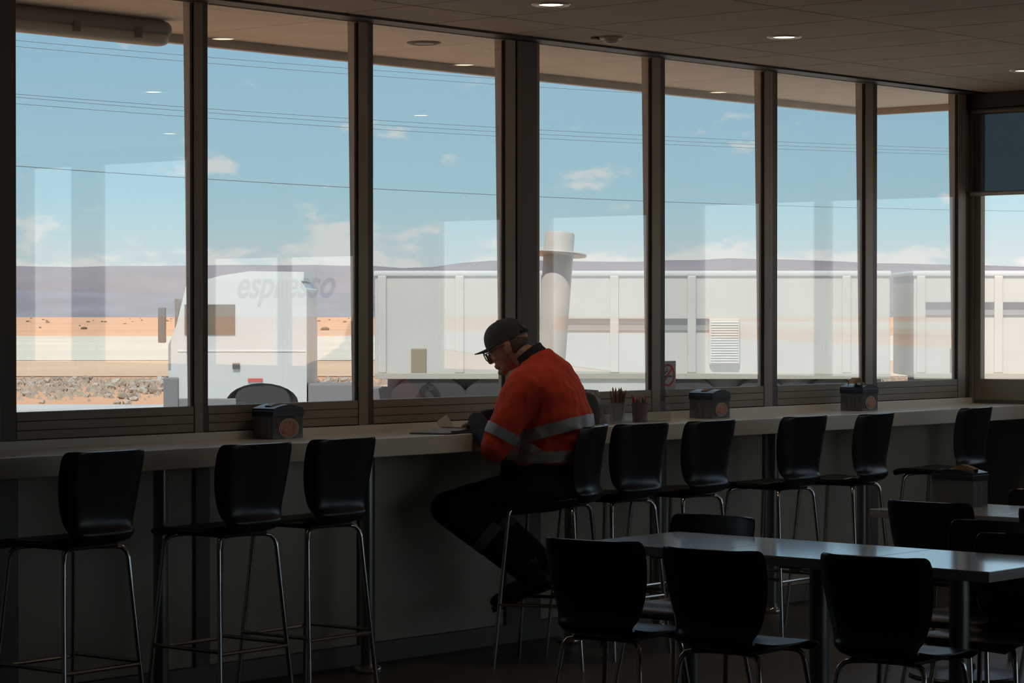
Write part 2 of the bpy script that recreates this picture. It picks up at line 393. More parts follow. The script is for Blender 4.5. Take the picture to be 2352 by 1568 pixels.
downlight(8.38, -1.02, 'lit downlight in ceiling above the wide window post')
downlight(10.09, -1.02, 'lit downlight in ceiling right of the small sensor')
downlight(12.33, -1.02, 'lit downlight by the black header beam, partly out of frame')
downlight(10.1, -3.52, 'downlight mirrored high up in the leftmost window pane')
downlight(12.45, -3.56, 'downlight mirrored in the pane left of the wide post')
downlight(12.5, -6.12, 'deeper downlight, the lower glint mirrored in the leftmost pane')
sen = empty('ceiling_sensor', (9.55, -.40, ZC)); tag(sen, 'small pale sensor on ceiling between two downlights', 'sensor')
MB().lathe([(0, 0), (.055, 0), (.058, -.006), (.052, -.012), (0, -.012)], 24).build('base', M_diff, sen, True)
MB().lathe([(0, -.012), (.036, -.012), (.034, -.022), (.022, -.032), (0, -.034)], 20).build('dome', M_diff, sen, True)
for k in range(3):
    MB().bbox(-.07+.045*k, -.04+.045*k, .045, .07, -.012, .001, .003).build('clip', M_diffdk, sen)
# exterior batten lamp and round soffit vent
bt = empty('batten_light', (7.05, .95, 2.93)); tag(bt, 'long weatherproof batten light under the outside eave', 'light fitting')
def capsule(r_y, r_z, x0, x1, zc, n=14):
    rings = []
    for t in (0, .08, .25, .5, .75, .92, 1):
        xx = x0 + (x1-x0)*t
    xsn = [(x0, .55), (x0+.02, .85), (x0+.05, 1), (x1-.05, 1), (x1-.02, .85), (x1, .55)]
    for xx, k in xsn:
        rings.append([(xx, r_y*k*math.cos(2*PI*j/n)*1.0, zc + r_z*(.35+.65*k)*math.sin(2*PI*j/n)) for j in range(n)])
    return MB().loft(rings)
capsule(.06, .045, -.55, .90, -.045).build('body', M_diffdk, bt, True)
capsule(.054, .035, -.53, .885, -.088).build('diffuser', M_diff, bt, True)
for k in range(4): MB().bbox(-.42+.36*k, -.385+.36*k, -.066, -.052, -.10, -.05, .004).build('clip', M_framedk, bt)
sv = empty('soffit_vent', (9.42, .70, 2.93)); tag(sv, 'dark round vent in outside soffit left of the wide post', 'vent')
MB().lathe([(0, -.004), (.055, -.004), (.066, -.010), (.085, -.004), (.088, 0), (0, 0)], 28).build('ring', mat('brown vent', (.10, .085, .07), .7), sv, True)
MB().lathe([(0, -.008), (.05, -.008), (.05, -.003), (0, -.003)], 24).build('grille', M_framedk, sv, True)
# power outlet low on the wall
po = empty('power_outlet', (9.40, -.002, .45)); tag(po, 'pale power outlet on low wall behind the seated man', 'power outlet')
MB().bbox(-.035, .035, -.010, .0, -.035, .035, .003).build('plate', M_white, po)
for k in (-1, 1): MB().bbox(-.006+.015*k, .006+.015*k, -.013, -.009, -.002, .012, .001).build('switch', M_diff, po)

# ================================================================== outdoors
M_earth = mat('red desert earth', (.62, .34, .19), .95, 0, .16, .02)
M_pale = mat('pale salt gravel', (.60, .555, .46), .95, 0, .08, .05)
M_sand = mat('beige sand', (.60, .42, .27), .95, 0, .10, .08)
M_road = mat('pale worn road', (.50, .49, .46), .9, 0, .05, .5)
M_path = mat('concrete path', (.52, .46, .39), .9, 0, .06, 1)
def strip(name, d0, d1, s0, s1, z, m, lab, nd=1):
    rnd = random.Random(int(d0)); mb = MB(); n = 40; top = []; bot = []
    for k in range(n+1):
        s = s0 + (s1-s0)*k/n
        top.append(G(s, d1*(1+rnd.uniform(-.012, .012)), z)); bot.append(G(s, d0*(1+rnd.uniform(-.006, .006)), z))
    mb.add(top + bot, [(k, n+1+k, n+2+k, k+1) for k in range(n)])
    mb.add([p - Vector((0, 0, .02)) for p in top + bot], [(k, k+1, n+2+k, n+1+k) for k in range(n)])
    o = mb.build(name, m, weld=False); return struct(o, lab)
struct(MB().add([G(-2500, -400, GZ), G(2500, -400, GZ), G(2500, 3200, GZ), G(-2500, 3200, GZ)], [(0, 1, 2, 3)]).build('ground', M_earth), 'flat red desert plain')
strip('road', 26, 57, -300, 300, GZ+.03, M_road, 'pale road in front of the roadhouse')
strip('field_sand', 84, 113, -400, 400, GZ+.02, M_sand, 'beige sandy ground behind the rubble')
strip('field_gravel', 113, 245, -700, 700, GZ+.02, M_pale, 'pale gravel flat across the road')
struct(MB().box(-10, 44, -40, -12.6, -.6, -.31).build('bounce_apron_back', mat('warm bounce apron', (.62, .50, .38), .9, 0, .06, .6)), 'unseen apron added behind the building to bounce warm light')  # apron added out of view; sandy colour warms light through the back windows
struct(MB().box(15.0, 44, -12.6, 8, -.6, -.30).build('pavement_side', mat('sunlit concrete forecourt', (.72, .65, .55), .9, 0, .06, .6)), 'pale concrete forecourt beside the building')
struct(MB().bbox(XL, 15.0, .12, 2.2, -.5, -.10, .01).build('path_front', M_path), 'concrete path along the building')
struct(MB().bbox(13.56, 15.0, YB, .12, -.5, -.10, .01).build('path_side', M_path), 'concrete path beside the building')
# hills
def hills(name, d, prof, m, lab, depth=300, seed=1):
    rnd = random.Random(seed); mb = MB(); pts = []
    n = 260; x0, x1 = -9000, 11400
    for k in range(n+1):
        xx = x0 + (x1-x0)*k/n
        for (xa, ya), (xb, yb) in zip(prof[:-1], prof[1:]):
            if xa <= xx <= xb: y = ya + (yb-ya)*(xx-xa)/(xb-xa); break
        else: y = prof[-1][1] if xx > prof[-1][0] else prof[0][1]
        y += mnoise.noise((xx*.011, seed, 0))*3.0 + mnoise.noise((xx*.05, seed, 3))*1.6
        h = (722-y)/5930*d + 2.03
        pts.append(((xx-1176)/5930*d, max(h, 2)))
    rows = [(0, 0), (.35, .45), (.7, .85), (1, 1.0), (1.3, .8), (2, 0)]
    vs = []
    for fd, fh in rows:
        for i, (s, h) in enumerate(pts):
            j = 1 + .10*mnoise.noise((s*.02, fd*3, seed)) if 0 < fd < 1 else 1
            vs.append(G(s, d + depth*fd, GZ + h*fh*j*(1 + (depth*fd)/d)))
    w = len(pts)
    fs = [(r*w+i, r*w+i+1, (r+1)*w+i+1, (r+1)*w+i) for r in range(len(rows)-1) for i in range(w-1)]
    o = mb.add(vs, fs).build(name, m, None, True, weld=False); return struct(o, lab)
M_hill = mat('haze-tinted mauve hill', (.235, .205, .22), .95, 0, .10, .012)  # mauve stands for distance haze, put into the base colour
M_hill2 = mat('haze-tinted grey foothill', (.205, .20, .225), .95, 0, .16, .02)  # same distance haze mixed into the foothill colour
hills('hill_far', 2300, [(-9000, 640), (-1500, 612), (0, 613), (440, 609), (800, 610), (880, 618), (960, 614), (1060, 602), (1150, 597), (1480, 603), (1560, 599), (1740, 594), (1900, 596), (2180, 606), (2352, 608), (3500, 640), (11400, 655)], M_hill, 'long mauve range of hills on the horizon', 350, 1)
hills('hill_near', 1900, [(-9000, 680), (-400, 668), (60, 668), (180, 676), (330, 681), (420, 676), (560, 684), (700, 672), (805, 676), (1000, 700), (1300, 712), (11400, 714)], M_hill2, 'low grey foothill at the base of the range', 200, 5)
# scrub dots on the plain
M_scrub = mat('dry scrub', (.15, .125, .085), .95)
mb = MB(); rnd = random.Random(3)
for k in range(150):
    d = rnd.choice((rnd.uniform(700, 1500), rnd.uniform(330, 900))); s = rnd.uniform(-.24, .06)*d; q = rnd.uniform(.12, .42)
    mb.ell(G(s, d, GZ + q*.35), (q*rnd.uniform(.9, 2.2), q, q*.7), None, 7, 5)
stuff(mb.build('scrub', M_scrub, weld=False), 'dark dots of dry scrub along the plain below the hills', 'scrub')
# rubble windrow beyond the road
rock_me = []
for k in range(6):
    bm = bmesh.new(); bmesh.ops.create_icosphere(bm, subdivisions=1, radius=1)
    for v in bm.verts: v.co *= 1 + .35*mnoise.noise(v.co*1.3 + Vector((k*7, 0, 0))); v.co.z *= .75
    rock_me.append(MB().frombm(bm).mesh('rock', (mat('pale rock %d' % (k % 3), ((.40, .35, .29), (.29, .24, .19), (.46, .42, .36))[k % 3], .95, 0, .15, 3),)))
spots = []
rnd = random.Random(11)
while len(spots) < 290:
    s = rnd.uniform(-13.4, -3.2) if len(spots) < 225 else rnd.uniform(-3.2, 12)
    d = 60 + 21*rnd.betavariate(2.2, 1.6) if rnd.random() < .95 else rnd.uniform(58, 62)
    spots.append((s*d/68, d, rnd.uniform(.06, .17)))
for k, (s, d, q) in enumerate(spots):
    o = link('rock', rock_me[k % 6]); o.location = G(s, d, GZ + q*.35); o.scale = (q*1.2, q, q*.9); o.rotation_euler = (rnd.uniform(-.4, .4), rnd.uniform(-.4, .4), rnd.uniform(0, 6))
    tag(o, 'pale rough rock in the rubble strip beyond the road', 'rock', 'rocks of the rubble strip')
mb = MB()
for k in range(6000):
    s = rnd.uniform(-14, 14); d = 60 + 22*rnd.betavariate(2, 1.6); q = rnd.uniform(.03, .11)
    c = G(s*d/68, d, GZ + q*.3); a = rnd.uniform(0, 6)
    pts = [(q*math.cos(a+j*2.1)*rnd.uniform(.7, 1.3), q*math.sin(a+j*2.1)*rnd.uniform(.7, 1.3)) for j in range(3)]
    mb.add([c + Vector((u, w, -q*.4)) for u, w in pts] + [c + Vector((0, 0, q*.8))], [(0, 1, 3), (1, 2, 3), (2, 0, 3)])
stuff(mb.build('rubble', mat('rubble chips', (.40, .33, .26), .95), weld=False), 'fine stone chips scattered between the rocks of the rubble strip', 'rubble')

# overhead wires -----------------------------------------------------------------
M_wire = mat('dark cable', (.16, .20, .22), .7)
def wire(y_l, y_m, y_r, label, d_l=52, d_r=96, r=.0055):
    pts = []
    for k in range(41):
        t = k/40; xx = -700 + 3900*t
        u = (xx-33)/(2180-33)
        y = y_l + (y_r-y_l)*u + 4*(y_m - (y_l+y_r)/2)*u*(1-u)
        d = 1/((1-u)/d_l + u/d_r) if -.4 < u < 1.6 else 60
        pts.append(G((xx-1176)/5930*d, d, 1.57 + (722-y)/5930*d))
    o = MB().tube(pts, r, 5).build('overhead_wire', M_wire); return tag(o, label, 'wire', 'overhead power wires')
wire(93, 179, 237, 'topmost overhead wire just under the eave'); wire(107, 192, 249, 'second overhead wire from the top')
wire(216, 291, 341, 'upper wire of the middle triple'); wire(223, 301, 348, 'middle wire of the middle triple'); wire(238, 311, 355, 'lower wire of the middle triple')
wire(381, 446, 482, 'single lowest overhead wire crossing all windows', r=.008)

# white vent pipe outside the fourth window ----------------------------------------
vp = empty('vent_pipe', (12.45, 2.6, -.44)); tag(vp, 'white flanged vent pipe leaning outside the window behind the man', 'pipe')
lean = Vector((.105, 0, 1)).normalized(); L = 2.55
Mx = Vector((0, 0, 1)).rotation_difference(lean).to_matrix().to_4x4()
M_pipe = mat('chalky white pipe', (.50, .465, .435), .6, 0, .06, 6)
MB().lathe([(0, 0), (.084, 0), (.087, .9), (.097, L-.01), (.092, L), (0, L)], 32, M=Mx).build('pipe_shaft', M_pipe, vp, True)
MB().lathe([(.09, L-.150), (.180, L-.146), (.184, L-.138), (.180, L-.130), (.09, L-.126)], 32, M=Mx).build('flange', M_pipe, vp, True)

# road train -------------------------------------------------------------------------
M_tw = mat('white truck paint', (.60, .61, .60), .35, 0, .03, .8)
M_tw2 = mat('off-white trailer side', (.56, .545, .505), .45, 0, .05, .8)
M_tyre = mat('dusty tyre', (.045, .043, .042), .85); M_rim = mat('truck rim', (.16, .16, .16), .5, .3)
M_tdk = mat('dark truck trim', (.10, .10, .10), .6); M_tgrey = mat('grey chassis', (.20, .20, .205), .6)
M_tglass = mat('cab glass', (.16, .13, .10), .08, 0, spec=.6)
RZ = A - PI/2
def wheel_(par, s, dpt, z=.5, r=.5, w=.28, out=-1):
    Mr = Matrix.Translation((s, dpt, z)) @ Matrix.Rotation(PI/2, 4, 'X')
    wh = MB().lathe([(.30, -w/2), (.42, -w/2), (r-.03, -w/2+.01), (r, -w/2+.06), (r, w/2-.06), (r-.03, w/2-.01), (.42, w/2), (.30, w/2)], 28, M=Mr).build('wheel', M_tyre, par, True)
    MB().lathe([(0, -w/2+.05), (.10, -w/2+.05), (.11, w/2-.03), (.14, w/2-.06), (.28, w/2-.09), (.31, w/2-.01), (.31, -w/2), (0, -w/2)], 24, M=Mr).build('rim', M_rim, wh, True)
tk = empty('truck', G(-4.7, 44, GZ), RZ); tag(tk, 'white cab-over prime mover at the head of the road train', 'truck')
# local x = along the road (nose at -x), y = away from the viewer, origin at s=-4.7
def arch(cx, cz, r, n=12): return [(cx + r*math.cos(PI*k/n), cz + r*math.sin(PI*k/n)) for k in range(n+1)]
cab = [(-1.16, .42), (-.10, .42)] + list(reversed(arch(.46, .42, .56, 12)))[1:-1][:0]
side = [(-1.16, .38), (-.20, .38)] + [(.44 + .62*math.cos(PI - PI*k/12), .52 + .34*math.sin(PI*k/12)) for k in range(13)] + [(1.20, .52), (1.20, 2.46), (1.08, 2.62), (-.62, 2.64), (-.86, 2.50), (-1.02, 1.85), (-1.16, 1.50)]
MB().prism(side, 'y', 0, 2.4).build('cab', M_tw, tk)
MB().prism([(-.55, 2.62), (1.14, 2.60), (1.14, 2.76), (.2, 2.77), (-.25, 2.70)], 'y', .15, 2.25).build('roof_deflector', M_tw, tk)
MB().box(-.88, -.02, -.012, .01, 1.68, 2.20).build('side_window', M_tglass, tk)
MB().box(-1.06, -1.0, .1, 2.3, 1.62, 2.3).build('windscreen', M_tglass, tk)
MB().bbox(-1.24, -.98, -.04, 2.44, .30, .96, .03).build('bumper', M_tgrey, tk)
MB().bbox(-1.30, -1.18, -.26, -.08, 1.55, 2.15, .02).build('mirror', M_tdk, tk)
MB().box(-.06, .06, -.03, .01, 1.10, 1.20).build('door_handle', M_tdk, tk)
MB().box(-1.0, 1.18, -.012, .004, 1.40, 1.425).build('body_line', M_white, tk)
MB().box(.20, .45, -.02, .01, .88, .94).build('marker_lamp', mat('red marker', (.6, .12, .10), .4), tk)
MB().bbox(-.98, .0, -.02, .05, .42, .60, .02).build('step', M_tgrey, tk)
MB().box(-.9, 6.0, .5, 1.9, .50, .75).build('chassis', M_tgrey, tk)
MB().bbox(1.22, 2.25, -.0, .6, .40, .86, .04).build('fuel_tank', M_tgrey, tk)
for s_, r2 in ((.44, .5), (3.1, .5), (4.35, .5)):
    for y_ in (.16, 2.22): wheel_(tk, s_, y_)
def trailer(s0, s1, label, rail, first, sk):
    t = empty('trailer', G(s0, 44, GZ), RZ); tag(t, label, 'trailer', 'white road-train trailers'); L_ = s1 - s0
    MB().bbox(0, L_, .03, 2.42, .97, 2.70, .03).build('body', M_tw2, t)
    MB().bbox(-.02, L_+.02, 0, 2.45, 2.68, 2.775, .03).build('roof_cap', M_tw, t)
    MB().bbox(0, L_, -.02, .06, .93, 1.03, .01).build('sill_rail', mat('tan sill rail', (.42, .39, .33), .6), t)
    for k in range(int(L_/1.32)+1):
        MB().bbox(.05+1.32*k, .20+1.32*k, -.005, .05, 1.03, 2.69, .02).build('side_post', M_tw2, t)
    MB().box(rail[0], rail[1], .012, .04, rail[2], rail[3]).build('dark_rail', M_tgrey, t)
    MB().box(rail[0], rail[1], .008, .04, rail[2]-.09, rail[2]).build('grey_rail', mat('mid-grey rail', (.33, .33, .33), .6), t)  # mid-grey strip below the dark rail
    MB().bbox(sk[0], sk[1], .02, .08, .44, .95, .02).build('side_skirt', M_tw2, t)
    x0 = rail[1]
    fr = MB().bbox(x0, x0+.52, -.03, .05, rail[3]-.78, rail[3], .02).build('vent_panel', M_tw2, t)
    for k in range(17): MB().bbox(x0+.03, x0+.49, -.055, -.028, rail[3]-.755+.043*k, rail[3]-.733+.043*k, .004).build('louvre', M_white, fr)
    MB().box(.2, L_-.1, .4, 2.0, .70, .95).build('chassis', M_tgrey, t)
    MB().bbox(.62, .88, .0, .5, .98, 1.45, .02).build('tool_box', mat('rusty tool box', (.30, .24, .17), .7), t)
    for s_ in ((1.1, L_-3.4, L_-2.2, L_-1.0) if first else (1.2, 2.4, L_-2.2, L_-1.0)):
        for y_ in (.16, 2.25): wheel_(t, s_, y_)
trailer(-2.34, 6.45, 'long white trailer with louvred vent behind the truck cab', (2.8, 5.7, 1.85, 1.96), True, (2.75, 4.95))
trailer(6.85, 15.4, 'second white trailer with dark rail, behind the right-hand windows', (.1, 6.2, 2.11, 2.24), False, (3.1, 5.6))

# sign on glass ----------------------------------------------------------------------
sg = empty('no_smoking_sign', (10.515, .006, 1.258)); tag(sg, 'square no-smoking sticker low on the window glass beside a mullion', 'sign')
M_red = mat('sign red', (.45, .03, .035), .5); M_sgn = mat('sign grey white', (.42, .42, .42), .5); M_ink = mat('sign black', (.02, .02, .02), .5)
MB().box(-.072, .062, -.001, .001, -.075, .073).build('plate', M_sgn, sg)
ring = []
for r_ in (.058, .047): ring.append([(-.005 + r_*math.cos(2*PI*k/36), r_*math.sin(2*PI*k/36)) for k in range(36)])
mb = MB(); mb.add([(u, -.0022, w) for u, w in ring[0]] + [(u, -.0022, w) for u, w in ring[1]], [(k, (k+1) % 36, 36+(k+1) % 36, 36+k) for k in range(36)])
mb.build('ring', M_red, sg, weld=False)
MB().box(-.049, .049, -.0021, -.0015, -.0055, .0055, M=Matrix.Translation((-.005, 0, 0)) @ Matrix.Rotation(-PI/4, 4, 'Y')).build('slash', M_red, sg)
MB().box(-.040, .028, -.0016, -.0011, -.010, -.002).build('cigarette', M_ink, sg)
MB().tube([(-.022, -.0014, .004), (-.030, -.0014, .014), (-.020, -.0014, .022), (-.012, -.0014, .014), (-.006, -.0014, .024), (-.014, -.0014, .034)], .0016, 5).build('smoke_curl', M_ink, sg)

# ================================================================== chairs and stools
def shell_part(stations, sub, nx=15, th=.011):
    """stations: (y, z, half width, edge lift y, edge lift z, corner)"""
    P = []
    n = len(stations)
    def cat(i, t):
        p = [stations[max(0, min(n-1, i+k))] for k in (-1, 0, 1, 2)]
        return [.5*((2*b) + (-a+c)*t + (2*a-5*b+4*c-d)*t*t + (-a+3*b-3*c+d)*t*t*t) for a, b, c, d in zip(*p)]
    for i in range(n-1):
        for k in range(sub): P.append(cat(i, k/sub))
    P.append(list(stations[-1]))
    mid = []
    for y, z, hw, ly, lz in P:
        row = []
        for j in range(nx):
            u = -1 + 2*j/(nx-1); q = u*u*(.35+.65*u*u*u*u)
            row.append(Vector((hw*u, y + ly*q, z + lz*q)))
        mid.append(row)
    R = len(mid); vs = []
    nrm = [[None]*nx for _ in range(R)]
    for i in range(R):
        for j in range(nx):
            du = mid[i][min(j+1, nx-1)] - mid[i][max(j-1, 0)]; dv = mid[min(i+1, R-1)][j] - mid[max(i-1, 0)][j]
            nrm[i][j] = du.cross(dv).normalized()
    for sgn in (.5, -.5):
        for i in range(R):
            for j in range(nx):
                e = 1 - .55*max(0, abs(-1+2*j/(nx-1)) - .86)/.14
                vs.append(mid[i][j] + nrm[i][j]*th*sgn*e)
    o = R*nx; fs = []
    for i in range(R-1):
        for j in range(nx-1):
            a = i*nx+j; fs.append((a, a+1, a+nx+1, a+nx)); fs.append((o+a, o+a+nx, o+a+nx+1, o+a+1))
    for i in range(R-1):
        a = i*nx; fs.append((a, a+nx, o+a+nx, o+a)); a += nx-1; fs.append((a, o+a, o+a+nx, a+nx))
    for j in range(nx-1):
        fs.append((j, o+j, o+j+1, j+1)); a = (R-1)*nx+j; fs.append((a, a+1, o+a+1, o+a))
    return MB().add(vs, fs)
BACK = [(-.150, -.004, .134, .012, .024), (-.192, .000, .143, .022, .018), (-.217, .018, .150, .034, .010), (-.222, .036, .156, .042, .004), (-.212, .056, .163, .046, 0), (-.207, .090, .174, .050, 0), (-.213, .155, .191, .054, 0), (-.222, .225, .201, .054, 0), (-.233, .288, .204, .052, 0), (-.239, .318, .201, .050, 0), (-.2415, .331, .195, .047, 0), (-.2425, .337, .184, .042, 0)]
SEAT = [(.205, -.030, .150, -.004, -.004), (.203, -.016, .178, -.006, -.002), (.190, -.004, .192, -.006, 0), (.12, .002, .197, 0, .006), (.02, -.006, .190, 0, .012), (-.08, -.010, .166, .004, .018), (-.150, -.004, .134, .012, .024)]
me_back = shell_part(BACK, 3).mesh('backrest', (M_shell,), True)
me_seat = shell_part(SEAT, 3).mesh('seat', (M_shell,), True)
def legs(z0, foot, r, rail_z):
    L = {}
    for sx in (-1, 1):
        for sy in (-1, 1):
            fx, fy = foot*sx, foot*sy
            pts = [(.05*sx, .10*sy, -.022), (.115*sx, .125*sy, -.024), (.142*sx, .137*sy, -.030), (.154*sx, .146*sy, -.046), (.159*sx, .150*sy, -.07), (fx, fy, -z0)]
            L[(sx, sy)] = MB().tube(pts, r, 10).mesh('leg', (M_chrome,), True)
    rails = []
    if rail_z:
        t = (rail_z - .07)/(z0 - .07) if False else (z0 - .07 - rail_z)/(z0 - .07)
        qx = .159 + (foot-.159)*t; qy = .150 + (foot-.150)*t; zz = rail_z - z0
        for a, b in (((-qx, -qy), (qx, -qy)), ((qx, -qy), (qx, qy)), ((qx, qy), (-qx, qy)), ((-qx, qy), (-qx, -qy))):
            dz = .0 if a[1] == b[1] else .010
            rails.append(MB().tube([(a[0], a[1], zz+dz), (b[0], b[1], zz+dz)], r*.85, 8).mesh('foot_rail', (M_chrome,), True))
    return L, rails
L_st, R_st = legs(.735, .205, .0095, .27)
L_ch, R_ch = legs(.445, .205, .0095, None)
me_pad = MB().bbox(-.12, .12, -.14, .14, -.026, -.012, .005).mesh('seat_pan', (M_iron,))
def make_seat(name, z0, L, R, sc=1.0):
    e = empty(name, (0, 0, z0))
    link('seat', me_seat, e); link('backrest', me_back, e); link('seat_pan', me_pad, e)
    for k in L.values(): link('leg', k, e)
    for k in R: link('foot_rail', k, e)
    return e
def place(proto, used, x, y, ang, label, cat, group):
    o = proto if not used else copy_tree(proto)
    o.location.x, o.location.y = x, y; o.rotation_euler = (0, 0, ang); tag(o, label, cat, group); return o
stool = make_seat('bar_stool', .735, L_st, R_st)
ST = [(6.114, -0.852, 3, 'black bar stool nearest the left edge, backed by the counter'),
      (6.850, -0.873, 3, 'black bar stool in front of the napkin box at left'),
      (7.367, -0.827, 3, 'third black bar stool, beside the gap before the seated man'),
      (9.270, -0.850, 0, 'black bar stool just right of the seated man'),
      (9.744, -0.890, 2, 'black bar stool below the napkin box right of the sticker'),
      (10.463, -0.923, 2, 'third black bar stool right of the seated man'),
      (10.975, -1.002, 8, 'black bar stool below the farthest counter napkin box'),
      (12.046, -0.932, 7, 'farthest black bar stool near the room corner')]
for k, (x, y, a, lab) in enumerate(ST):
    a = math.radians(a)
    f = Vector((-math.sin(a), math.cos(a))); place(stool, k, x + f.x*.24, y + f.y*.24, a, lab, 'bar stool', 'bar stools along the counter')
MAN = Vector((8.82, -.615, 0)); MA = math.radians(25)
place(stool, 1, MAN.x + .02*math.sin(MA), MAN.y - .02*math.cos(MA), MA, 'black bar stool turned sideways under the seated man', 'bar stool', 'bar stools along the counter')
chair = make_seat('dining_chair', .445, L_ch, R_ch)
FX = -PI/2                                # facing +x
CHS = [(6.965, -2.405, FX+.14, 'black plastic chair at the near left end of the joined tables'),
       (6.955, -2.929, FX+.08, 'black plastic chair in the middle of the near side of the joined tables'),
       (7.104, -3.480, FX+.10, 'large black plastic chair nearest the right front table corner'),
       (8.130, -2.090, PI/2, 'black chair across the joined tables, below the bar stools'),
       (8.600, -3.080, PI/2, 'black chair behind the joined tables with sky sheen on its back'),
       (8.140, -3.470, PI/2, 'black chair pushed close behind the right end of the joined tables'),
       (9.316, -2.300, FX+.06, 'black chair in front of the rear table with the napkin box'),
       (10.280, -2.350, PI/2, 'black chair beyond the rear table at the right edge'),
       (9.283, -2.945, FX, 'black chair at the right edge before the rear table')]
for k, (x, y, a, lab) in enumerate(CHS):
    f = Vector((-math.sin(a), math.cos(a))); place(chair, k, x + f.x*.22, y + f.y*.22, a, lab, 'chair', 'black dining chairs')

# ================================================================== tables
def table(x0, x1, y0, y1, label, z=.73):
    cx, cy = (x0+x1)/2, (y0+y1)/2; e = empty('cafe_table', (cx, cy, 0)); tag(e, label, 'table', 'white pedestal cafe tables')
    hx, hy = (x1-x0)/2 - .001, (y1-y0)/2 - .001
    MB().bbox(-hx, hx, -hy, hy, z-.006, z, .002).build('table_top', M_table, e)
    MB().bbox(-hx, hx, -hy, hy, z-.036, z-.006, .003).build('edge_band', M_tedge, e)
    MB().tube([(0, 0, .03), (0, 0, z-.05)], .036, 20).build('pedestal', M_steel, e, True)
    MB().lathe([(0, 0), (.235, 0), (.24, .006), (.232, .016), (.10, .026), (.05, .036), (.045, .06), (0, .06)], 40).build('base', M_iron, e, True)
    MB().bbox(-.2, .2, -.035, .035, z-.052, z-.036, .003).build('cross_bracket', M_iron, e)
    MB().bbox(-.035, .035, -.2, .2, z-.052, z-.036, .003).build('cross_bracket', M_iron, e)
table(7.352, 7.932, -2.62, -2.045, 'white table at the far end of the joined row of three')
table(7.352, 7.932, -3.197, -2.62, 'white table in the middle of the joined row of three')
table(7.352, 7.932, -3.775, -3.197, 'white table at the near right end of the joined row')
table(9.40, 9.99, -2.55, -1.96, 'rear white table carrying the napkin box')
table(9.40, 9.99, -3.14, -2.55, 'rear white table running out of the right edge')

# ================================================================== napkin boxes and counter things
M_lid = mat('dark blue-black lid', (.02, .022, .028), .25, spec=.6); M_paper = mat('white paper', (.55, .55, .54), .8); M_kraft = mat('kraft napkin', (.36, .22, .10), .85, 0, .1, 20)
M_pic = mat('food picture', (.42, .20, .13), .6, 0, .5, 45); M_ovl = mat('pale oval border', (.35, .33, .30), .6)
def napkin_box(x, y, z, rz, sx, sy, h, label, nap, pic=True):
    """origin at the corner nearest the viewer; sx towards +x, sy towards +y"""
    e = empty('napkin_box', (x, y, z), rz); tag(e, label, 'napkin box', 'clear plastic napkin boxes')
    t = .003
    wb = MB().box(0, sx, 0, t, .004, h).box(0, sx, sy-t, sy, .004, h).box(0, t, t, sy-t, .004, h).box(sx-t, sx, t, sy-t, .004, h).box(0, sx, 0, sy, 0, .004)
    wb.build('box_body', M_boxpl, e)
    n = 10; rows = []
    poly = [(0, h), (sx, h), (sx, h+.012)] + [(sx - sx*k/n, h + .012 + .016*math.sin(PI*k/n)) for k in range(1, n)] + [(0, h+.012)]
    MB().prism(poly, 'y', -.003, sy+.003).build('lid', M_lid, e, True)
    MB().bbox(-.003, sx+.003, -.004, sy+.004, h-.022, h+.003, .002).build('lid_skirt', M_lid, e)
    for k in range(5):
        MB().bbox(.010+.0*k, sx-.012, .012+(sy-.03)*k/5, .012+(sy-.03)*(k+.82)/5, .006, h*.72+.008*math.sin(k*2), .002).build('napkin_stack', M_paper if k % 2 else M_kraft, e)
    if pic:
        MB().lathe([(0, 0), (sx*.34, 0), (sx*.34, .001), (0, .001)], 28, M=Matrix.Translation((sx*.52, -.0008, h*.38)) @ Matrix.Scale(.72, 4, (0, 0, 1)) @ Matrix.Rotation(PI/2, 4, 'X')).build('label_oval', M_ovl, e)
        MB().lathe([(0, 0), (sx*.28, 0), (sx*.28, .001), (0, .001)], 28, M=Matrix.Translation((sx*.52, -.002, h*.38)) @ Matrix.Scale(.72, 4, (0, 0, 1)) @ Matrix.Rotation(PI/2, 4, 'X')).build('label_picture', M_pic, e)
    for dx, hh, col in nap:
        rows = []
        for k in range(8):
            u = k/7; xx = sx*(.15 + .6*u) + dx; zz = h + .014 + hh*math.sin(PI*(.15+.7*u)); rows.append((xx, zz))
        mb = MB()
        for y0_, dy in ((sy*.35, 0), (sy*.62, .002)):
            mb.add([(u, y0_, w) for u, w in rows] + [(u, y0_+.004, w-.022) for u, w in rows], [(k, k+1, 9+k, 8+k) for k in range(7)])
        mb.add([(u, sy*.35, w) for u, w in rows] + [(u, sy*.62, w) for u, w in rows], [(k, k+1, 9+k, 8+k) for k in range(7)])
        mb.build('napkin', col, e, weld=False)
    return e
napkin_box(7.555, -.175, 1.04, 0, .175, .125, .118, 'clear napkin box with dark arched lid, left of the seated man', [(0, .020, M_paper)])
napkin_box(10.53, -.265, 1.04, 0, .15, .145, .118, 'clear napkin box with crumpled napkin right of the pencil pots', [(.0, .016, M_kraft)])
napkin_box(11.90, -.265, 1.04, 0, .15, .145, .118, 'clear napkin box with orange sticker at far end of counter', [(-.03, .050, M_kraft)])
napkin_box(9.895, -2.25, .73, PI/2, .205, .125, .135, 'clear napkin box with brown napkin on the rear table', [(-.01, .030, M_kraft)], False)

